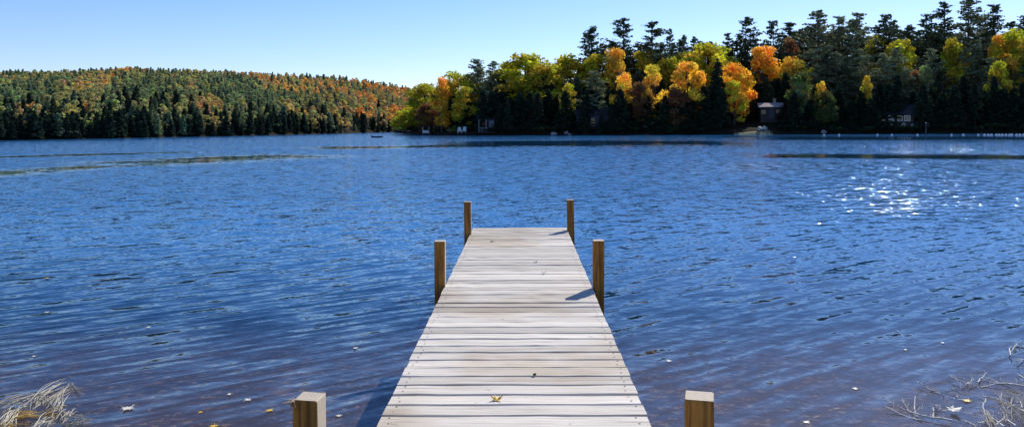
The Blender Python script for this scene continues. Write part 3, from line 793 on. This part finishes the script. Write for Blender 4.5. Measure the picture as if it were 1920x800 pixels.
# ------------------------------------------------------------------ dead grass and twigs at the water edge
M['straw']=simple('bleached_straw',(.46,.42,.32),.8,.4,12); M['twig']=simple('pale_twig',(.58,.56,.52),.8,.3,14); M['gold']=simple('golden_blades',(.62,.40,.08),.7,.3,12)
def blade(b,p,q,arch,wd,r_):
    p=Vector(p);q=Vector(q); pts=[]
    for k in range(7):
        t_=k/6; c=p.lerp(q,t_); c.z+=arch*math.sin(math.pi*t_*.9)
        pts.append(c+Vector((r_.uniform(-.004,.004),r_.uniform(-.004,.004),0)))
    b.tube(pts,[wd*.6,wd,wd,wd*.95,wd*.8,wd*.5,wd*.15],4)
rg=random.Random(9)
def clump(name,label,strokes,mats,nj,wd,cat):
    e=empty(name,at(strokes[0][0],strokes[0][1])); tag(e,label,cat)
    for part,mat,sel in mats:
        b=MB()
        for st in strokes:
            if st[5]!=sel: continue
            for j in range(nj):
                jx,jy=rg.gauss(0,9),rg.gauss(0,4)
                p=at(st[0]+jx,st[1]+jy,.01); q=at(st[2]+rg.gauss(0,9),st[3]+rg.gauss(0,6),.01)
                p.z=rg.uniform(.0,.02); q.z=rg.uniform(.0,.03)
                blade(b,p-e.location,q-e.location,st[4]*rg.uniform(.1,.9),wd*rg.uniform(.6,1.3),rg)
        if b.v: b.build(part,mat,e)
clump('dead_grass_clump','arched bundle of bleached grass blades rising from the water at the lower left',
 [(-30,768,60,742,.05,0),(0,762,95,738,.06,0),(40,760,125,722,.05,0),(60,756,128,720,.05,0),(95,765,125,728,.04,0),(100,765,118,740,.03,0),(128,722,150,740,.02,0),
  (85,742,90,760,.02,0),(60,745,66,765,.02,0),(20,752,40,760,.03,0)],[('blades',M['straw'],0)],6,.0026,'grass clump')
clump('dead_grass_clump','low flat mat of bleached and golden blades at the bottom left corner',
 [(0,795,30,770,.03,0),(10,800,35,768,.03,0),(105,785,118,765,.04,0),(118,785,125,770,.03,0),(115,797,165,792,.02,0),(80,795,100,800,.02,0),(130,780,160,790,.03,0),(60,800,90,785,.03,0),
  (20,783,70,778,.02,1),(75,777,108,774,.02,1),(-10,800,25,797,.02,1),(30,782,62,780,.02,1)],[('blades',M['straw'],0),('golden_blades',M['gold'],1)],8,.003,'grass clump')
def twig(label,stems,rad=.005):
    p0=at(*stems[0][0]); e=empty('dead_twig',p0); tag(e,label,'twig','pale dead twigs at the lower right')
    for pl in stems:
        b=MB(); pts=[]
        for k,(u,v) in enumerate(pl):
            p=at(u,v,.012); p.z+=.02*math.sin(k*1.9+u); pts.append(p-p0)
        q=[]
        for k in range(len(pts)-1):
            for t_ in (0,.33,.66): 
                c=pts[k].lerp(pts[k+1],t_); q.append(c+Vector((rg.uniform(-.006,.006),rg.uniform(-.006,.006),rg.uniform(-.003,.006))))
        q.append(pts[-1]); n_=len(q)
        b.tube(q,[rad*(1.15-.7*k/n_) for k in range(n_)],5)
        for k in range(1,n_-1):          # fine side shoots
            for _ in range(2):
                if rg.random()<.55:
                    a_=rg.uniform(0,6.28); L_=rg.uniform(.03,.11); c=q[k]
                    b.tube([c,c+Vector((math.cos(a_)*L_*.5,math.sin(a_)*L_*.5,L_*.25)),c+Vector((math.cos(a_+.3)*L_,math.sin(a_+.3)*L_,L_*rg.uniform(.1,.5)))],[rad*.45,rad*.35,rad*.15],4)
        b.build('stem',M['twig'],e)
    return e
twig('forked pale twig, leftmost of the dead twigs, spreading three arms',[[(1785,792),(1720,779),(1692,764),(1660,752)],[(1725,786),(1700,778),(1656,766)],[(1720,778),(1700,765),(1688,753)],[(1713,772),(1712,762),(1713,747)],[(1745,779),(1748,765),(1752,760)],[(1748,768),(1756,765),(1762,762)]])
twig('pale twig ending at the golden leaf, above the forked leftmost one',[[(1802,745),(1768,737),(1740,729),(1717,720)],[(1790,741),(1800,735)],[(1740,729),(1775,727),(1803,728)]])
twig('long pale twig running in from the right edge with a raised side shoot',[[(1930,731),(1885,722),(1830,722),(1806,722),(1790,714),(1776,707)],[(1806,722),(1818,712),(1824,707)],[(1830,720),(1838,705),(1848,692)],[(1900,722),(1870,716),(1838,707)],[(1925,716),(1905,702)]])
twig('pale twig crossing the lower right corner',[[(1930,782),(1905,765),(1868,745),(1828,736)],[(1868,745),(1875,752),(1876,740)],[(1890,757),(1896,745),(1885,742)],[(1912,768),(1912,750),(1920,742)],[(1900,762),(1885,770)]])
twig('pale twig at the bottom edge below the golden leaf',[[(1880,805),(1858,785),(1835,765),(1828,757)],[(1845,777),(1840,760),(1845,752)],[(1865,792),(1880,780)],[(1900,800),(1880,783),(1865,772)]])
twig('small angular pale twig at the bottom edge, lowest of all',[[(1845,800),(1830,798),(1805,783)],[(1830,798),(1845,788),(1850,792)],[(1683,800),(1683,790)]][:2])
twig('short pale twig sticking up by the right edge, above the others',[[(1892,668),(1890,657),(1893,646)],[(1905,680),(1920,670)],[(1890,657),(1905,645),(1925,645)]])
clump('dead_grass_clump','wispy tuft of bleached grass at the lower right corner behind the golden brown leaf',
 [(1940,790,1850,745,.04,0),(1940,770,1870,742,.05,0),(1935,750,1880,738,.05,0),(1945,800,1880,775,.04,0),(1940,730,1895,712,.03,0),(1860,800,1835,770,.03,0),(1900,790,1870,760,.05,0)],[('blades',M['straw'],0)],8,.0020,'grass clump')
b_=maple('floating_leaf',at(1782,768,.02),.15,M['pl'],'large bleached curled leaf lying among the dead twigs',curl=.3)

# ------------------------------------------------------------------ things along the far shore
def shore_place(px,d): 
    Z=pen_shore(px)+d; x,y=pos(px,Z); return Vector((x,y,pen_h(px,d)))
def face(px): r_=ray(px); return -math.atan2(r_[0],r_[1])
def wind(b_,g_,parent,x,y,z,w_,h_):
    f=MB(); t_=.09
    f.box((x,y-.04,z+h_/2),(w_+t_*2,.08,t_)); f.box((x,y-.04,z-h_/2),(w_+t_*2,.08,t_)); 
    f.box((x-w_/2-t_/2,y-.04,z),(t_,.078,h_-t_)); f.box((x+w_/2+t_/2,y-.04,z),(t_,.078,h_-t_)); f.box((x,y-.035,z),(.05,.05,h_-t_))
    o=f.build('window',b_,parent); p=MB(); p.box((x,y-.012,z),(w_,.02,h_-t_)); p.build('pane',g_,o)
def cabin(name,px,d,label,wd,dp,hw,rise,wall,roof,trim,wins,door=None,zoff=0,rz=0,chim=False,porch=False):
    p=shore_place(px,d); p.z+=zoff-.3; e=empty(name,p,face(px)+rz); tag(e,label,'cabin')
    b=MB(); b.add([(-wd/2,-dp/2,-1.5),(wd/2,-dp/2,-1.5),(wd/2,dp/2,-1.5),(-wd/2,dp/2,-1.5),(-wd/2,-dp/2,hw),(wd/2,-dp/2,hw),(wd/2,dp/2,hw),(-wd/2,dp/2,hw),(-wd/2,0,hw+rise),(wd/2,0,hw+rise)],
      [(0,1,5,4),(2,3,7,6),(1,2,6,9,5),(3,0,4,8,7),(0,3,2,1)]); b.build('wall',wall,e)
    b=MB(); o_=.45; t_=.12; sl=rise/(dp/2)
    for s in (-1,1):
        y0=s*(dp/2+o_); z0=hw-o_*sl+.02; x0,x1=-wd/2-o_,wd/2+o_; P=[(x0,y0,z0),(x1,y0,z0),(x1,0,hw+rise+.02),(x0,0,hw+rise+.02)]
        P+= [(x,y,z+t_) for x,y,z in P]; b.add(P,[(0,1,2,3),(4,7,6,5),(0,4,5,1),(1,5,6,2),(3,7,4,0)])
    r_=b.build('roof',roof,e)
    if chim: b=MB(); b.box((wd*.22,.3,hw+rise+.25),(.5,.5,1.3)); b.box((wd*.22,.3,hw+rise+.94),(.62,.62,.1)); b.build('chimney',M['stone'],r_)
    for (x,z,w_,h_) in wins: wind(trim,M['glass'],e,x,-dp/2,z,w_,h_)
    if door is not None:
        b=MB(); b.box((door,-dp/2-.03,1.0),(.95,.06,2.0)); o=b.build('door',trim,e); b=MB(); b.box((door+.35,-dp/2-.09,1.0),(.05,.06,.12)); b.build('handle',M['metal'],o)
    if porch:
        for k in range(5):
            b=MB(); b.box((-wd/2+wd*k/4,-dp/2-1.6,.85),(.14,.14,2.7)); b.build('porch_post',trim,e)
        b=MB(); b.box((0,-dp/2-.86,-.42),(wd+.3,1.7,.14)); b.build('porch_floor',wall,e)
        b=MB(); b.box((0,-dp/2-1.6,.48),(wd,.07,.08)); [b.box((-wd/2+wd*k/24,-dp/2-1.6,.06),(.045,.045,.78)) for k in range(25)]; b.build('porch_railing',trim,e)
    return e
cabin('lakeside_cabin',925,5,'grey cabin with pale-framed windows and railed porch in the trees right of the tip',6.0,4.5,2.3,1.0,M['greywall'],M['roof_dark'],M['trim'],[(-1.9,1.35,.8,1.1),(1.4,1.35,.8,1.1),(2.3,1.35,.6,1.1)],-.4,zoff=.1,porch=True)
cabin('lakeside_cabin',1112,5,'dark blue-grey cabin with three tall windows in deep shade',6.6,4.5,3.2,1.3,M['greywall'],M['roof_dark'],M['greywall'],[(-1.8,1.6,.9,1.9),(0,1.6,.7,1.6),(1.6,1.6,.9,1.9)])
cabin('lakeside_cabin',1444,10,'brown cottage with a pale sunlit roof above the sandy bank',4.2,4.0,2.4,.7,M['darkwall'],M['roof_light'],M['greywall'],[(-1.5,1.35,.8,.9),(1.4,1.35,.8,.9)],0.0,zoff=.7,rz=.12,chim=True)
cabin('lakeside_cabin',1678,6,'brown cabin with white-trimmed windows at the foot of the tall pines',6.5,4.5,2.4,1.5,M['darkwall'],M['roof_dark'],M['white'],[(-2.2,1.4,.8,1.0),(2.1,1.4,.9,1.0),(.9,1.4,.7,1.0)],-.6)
# open shelter at the tip and its dock
p=shore_place(806,1.0); e=empty('open_boat_shelter',(p.x,p.y,0),face(806)); tag(e,'small white-posted open shelter at the waterline of the tip','shelter')
for xx in (-1.6,-.2,.9,2.1):
    for yy in (-.9,.9): b=MB(); b.box((xx,yy,1.0),(.12,.12,1.7)); b.build('post',M['white'],e)
b=MB(); b.box((.25,0,.32),(4.3,2.3,.12)); b.build('floor',M['greywall'],e)
b=MB(); b.box((.25,0,1.92),(4.6,2.7,.12)); b.build('roof',M['roof_dark'],e)
b=MB(); b.box((-.9,-.9,.75),(1.2,.05,.6)); b.box((1.5,-.9,.75),(1.0,.05,.6)); b.build('railing',M['white'],e)
p=shore_place(778,-1.4); e=empty('small_shore_dock',(p.x,p.y,0),face(778)); tag(e,'low dark dock sticking out from the tip of the wooded point','dock')
b=MB(); 
for k in range(26): b.box((-2.5+k*.2,0,.30),(.185,1.1,.05))
b.build('decking',M['greywall'],e)
for xx in (-2.3,0,2.3):
    for yy in (-.48,.48): b=MB(); b.box((xx,yy,-.1),(.1,.1,.72)); b.build('post',M['darkwall'],e)
def lawn_chair(px,d,rz,label):
    p=shore_place(px,d); p.z=max(p.z,.35); e=empty('lawn_chair',p,rz); tag(e,label,'lawn chair'); w_=M['white']; s_=1.25
    b=MB()
    for k in range(5): b.box((0,-.2*s_+k*.11*s_,.38*s_-k*.02),(.55*s_,.095*s_,.03))
    b.build('seat',w_,e)
    b=MB()
    for k in range(5): b.box((-.22*s_+k*.11*s_,.36*s_,.72*s_),(.095*s_,.03,(.72+.06*(2-abs(k-2)))*s_),Matrix.Rotation(R(-18),3,'X'))
    b.build('backrest',w_,e)
    for xx in (-.34*s_,.34*s_):
        b=MB(); b.box((xx,0,.58*s_),(.13*s_,.75*s_,.03)); b.build('armrest',w_,e)
        b=MB(); b.box((xx,-.3*s_,.285*s_),(.04,.09,.57*s_)); b.build('leg',w_,e)
        b=MB(); b.box((xx,.3*s_,.285*s_),(.04,.09,.57*s_)); b.build('leg',w_,e)
lawn_chair(862,.7,.2,'white lawn chair, left of two beside the pale rounded shrub'); lawn_chair(870,.9,-.2,'white lawn chair, right of two near the pale rounded shrub')
# rocks and the sunlit bank
def rock(px,d,s,label,mat='stone',group=None,name='shore_rock',z=None):
    r_=np.random.default_rng(int(px*7)); import bmesh
    bm=bmesh.new(); bmesh.ops.create_icosphere(bm,subdivisions=2,radius=1)
    for v in bm.verts:
        k=1+.18*math.sin(v.co.x*3+px)+.14*math.cos(v.co.y*4+px*.7)+r_.normal()*.04; v.co*=k; v.co.x*=s[0]/2; v.co.y*=s[1]/2; v.co.z*=s[2]/2
    me=bpy.data.meshes.new(name); bm.to_mesh(me); bm.free(); me.materials.append(M[mat])
    p=shore_place(px,d); o=bpy.data.objects.new(name,me); o.location=(p.x,p.y,p.z+s[2]*.2 if z is None else z); o.rotation_euler=(0,0,r_.uniform(0,3)); tag(o,label,'rock',group); return link(o)
M['pale_stone']=simple('pale_stone',(.42,.40,.36),.9,.2,2,.3)
rock(1040,.3,(2.0,1.1,.7),'pale slanting rock at the waterline below the big yellow dome','pale_stone')
rock(1061,.6,(1.1,.9,.8),'small grey rock right of the pale slanting rock')
rock(1068,.2,(.9,.7,.4),'flat grey rock touching the water near the pale slanting rock')
rock(1425,1.6,(1.5,1.0,1.1),'rounded pale boulder on the sandy bank, left of a pair','pale_stone')
rock(1434,1.9,(1.4,1.0,.9),'rounded pale boulder on the sandy bank, right of a pair','pale_stone')
rock(1545,.5,(.9,.7,.8),'grey waterline boulder below the slender small orange tree')
for i,px in enumerate((1652,1664,1694,1703,1712,1738)):
    rock(px,2.6+.5*(i%3),(.9+.3*(i%2),.8,.7+.3*(i%3)),'pale boulder on the slope in front of the brown cabin under the pines','pale_stone','boulders below the brown cabin')
b=MB()                                       # sandy bank
P=[];nx,ny=18,6
for i in range(nx):
    px=1376+i*(1444-1376)/(nx-1); t_=i/(nx-1)
    for j in range(ny):
        d=-.1+j*.32*(.35+.65*t_); q=shore_place(px,d); prof=math.sin(math.pi*min(1,max(0,t_)))**.7
        P.append((q.x,q.y,max(q.z,-.1)+(.02+.22*prof*t_)*(math.sin(math.pi*j/(ny-1)))+ .02))
b.add(P,[(i*ny+j,(i+1)*ny+j,(i+1)*ny+j+1,i*ny+j+1) for i in range(nx-1) for j in range(ny-1)])
tag(b.build('sandy_bank',M['sand'],None,True),kind='structure')
# line of white floats
M['buoy']=simple('white_float',(.8,.8,.8),.4,.05,3)
def buoy(px,py,label,group,s=.18):
    p=at(px,py,.05); e=empty('swim_float',(p.x,p.y,0)); tag(e,label,'float',group)
    b=MB(); b.tube([(0,0,-.25),(0,0,-.2),(0,0,-.05),(0,0,.12),(0,0,.22),(0,0,.26)],[s*.3,s*.8,s,s*.9,s*.5,s*.15],10); b.build('ball',M['buoy'],e,True)
    b=MB(); b.tube([(0,0,.25),(0,0,.34)],[.03,.03],6); b.build('eyelet',M['metal'],e)
for px,l in ((1545,'white float below the slender orange tree'),(1573,'white float second from the left in the row along the right shore'),(1645,'white float left of the brown cabin'),(1672,'white float below the brown cabin'),(1720,'white float right of the brown cabin'),(1784,'white float left of the close-set row, below a dark trunk'),(1806,'white float halfway to the close-set row'),(1834,'white float just before the close-set row')):
    buoy(px,253.5,l,'spaced white floats')
for k,px in enumerate((1846,1853,1859,1868,1873,1879,1886,1893,1897,1906,1912,1919)): buoy(px,253.5,'white float in the close-set row at the right border',"close-set white floats",.2)
p=at(1736,256); e=empty('mooring_pole',(p.x,p.y,0)); tag(e,'grey pole standing in the water below the tallest pines','pole')
b=MB(); b.tube([(0,0,-1),(0,0,2.0)],[.08,.07],8); b.build('shaft',M['greywall'],e); b=MB(); b.tube([(0,0,2.0),(0,0,2.12)],[.1,.03],8); b.build('cap',M['white'],e)
# small boat
p=at(707,258); e=empty('rowing_boat',(p.x,p.y,0),.15); tag(e,'small dark boat on the open water left of the point','boat'); e.scale=(.7,.7,.7)
b=MB(); P=[];K=9
for k in range(K):
    t_=k/(K-1); xx=-1.35+2.7*t_; w_=.58*math.sin(math.pi*(.16+.84*t_)**1.0)**.6 if t_<.98 else .02; hh=.34+.16*abs(t_-.4)
    P+=[(xx,-w_,hh),(xx,-w_*.75,.02),(xx,0,-.1),(xx,w_*.75,.02),(xx,w_,hh),(xx,w_*.86,hh),(xx,0,.06),(xx,-w_*.86,hh)]
b.add(P,[(k*8+q,(k+1)*8+q,(k+1)*8+(q+1)%8,k*8+(q+1)%8) for k in range(K-1) for q in range(8)]+[tuple(range(8))]); b.build('hull',M['hull'],e)
for xx in (-.6,.3): b=MB(); b.box((xx,0,.27),(.22,.9,.035)); b.build('seat',M['beam'],e)
b=MB(); b.box((-1.42,0,.42),(.22,.26,.38),None,.03); b.box((-1.5,0,.05),(.09,.07,.6)); b.build('motor',M['roof_dark'],e)
# house high on the hill
px=56; d=300; Z=hill_shore(px)+d; x,y=pos(px,Z); zb=H+(hz(px)-158)*Z/F
e=empty('hillside_house',(x,y,zb-1.5),face(px)+.3); tag(e,'grey house with a pale roof high on the left of the far hill','house')
b=MB(); b.box((0,0,.4),(7,5,4.2)); b.build('wall',M['greywall'],e)
b=MB(); b.add([(-4,-3,2.4),(4,-3,2.4),(4,3,2.4),(-4,3,2.4),(-4,0,4.4),(4,0,4.4)],[(0,1,5,4),(2,3,4,5),(1,2,5),(3,0,4),(3,2,1,0)]); b.build('roof',M['roof_light'],e)
for xx in (-2,0,2): wind(M['white'],M['glass'],e,xx,-2.5,1.3,1.0,1.1)
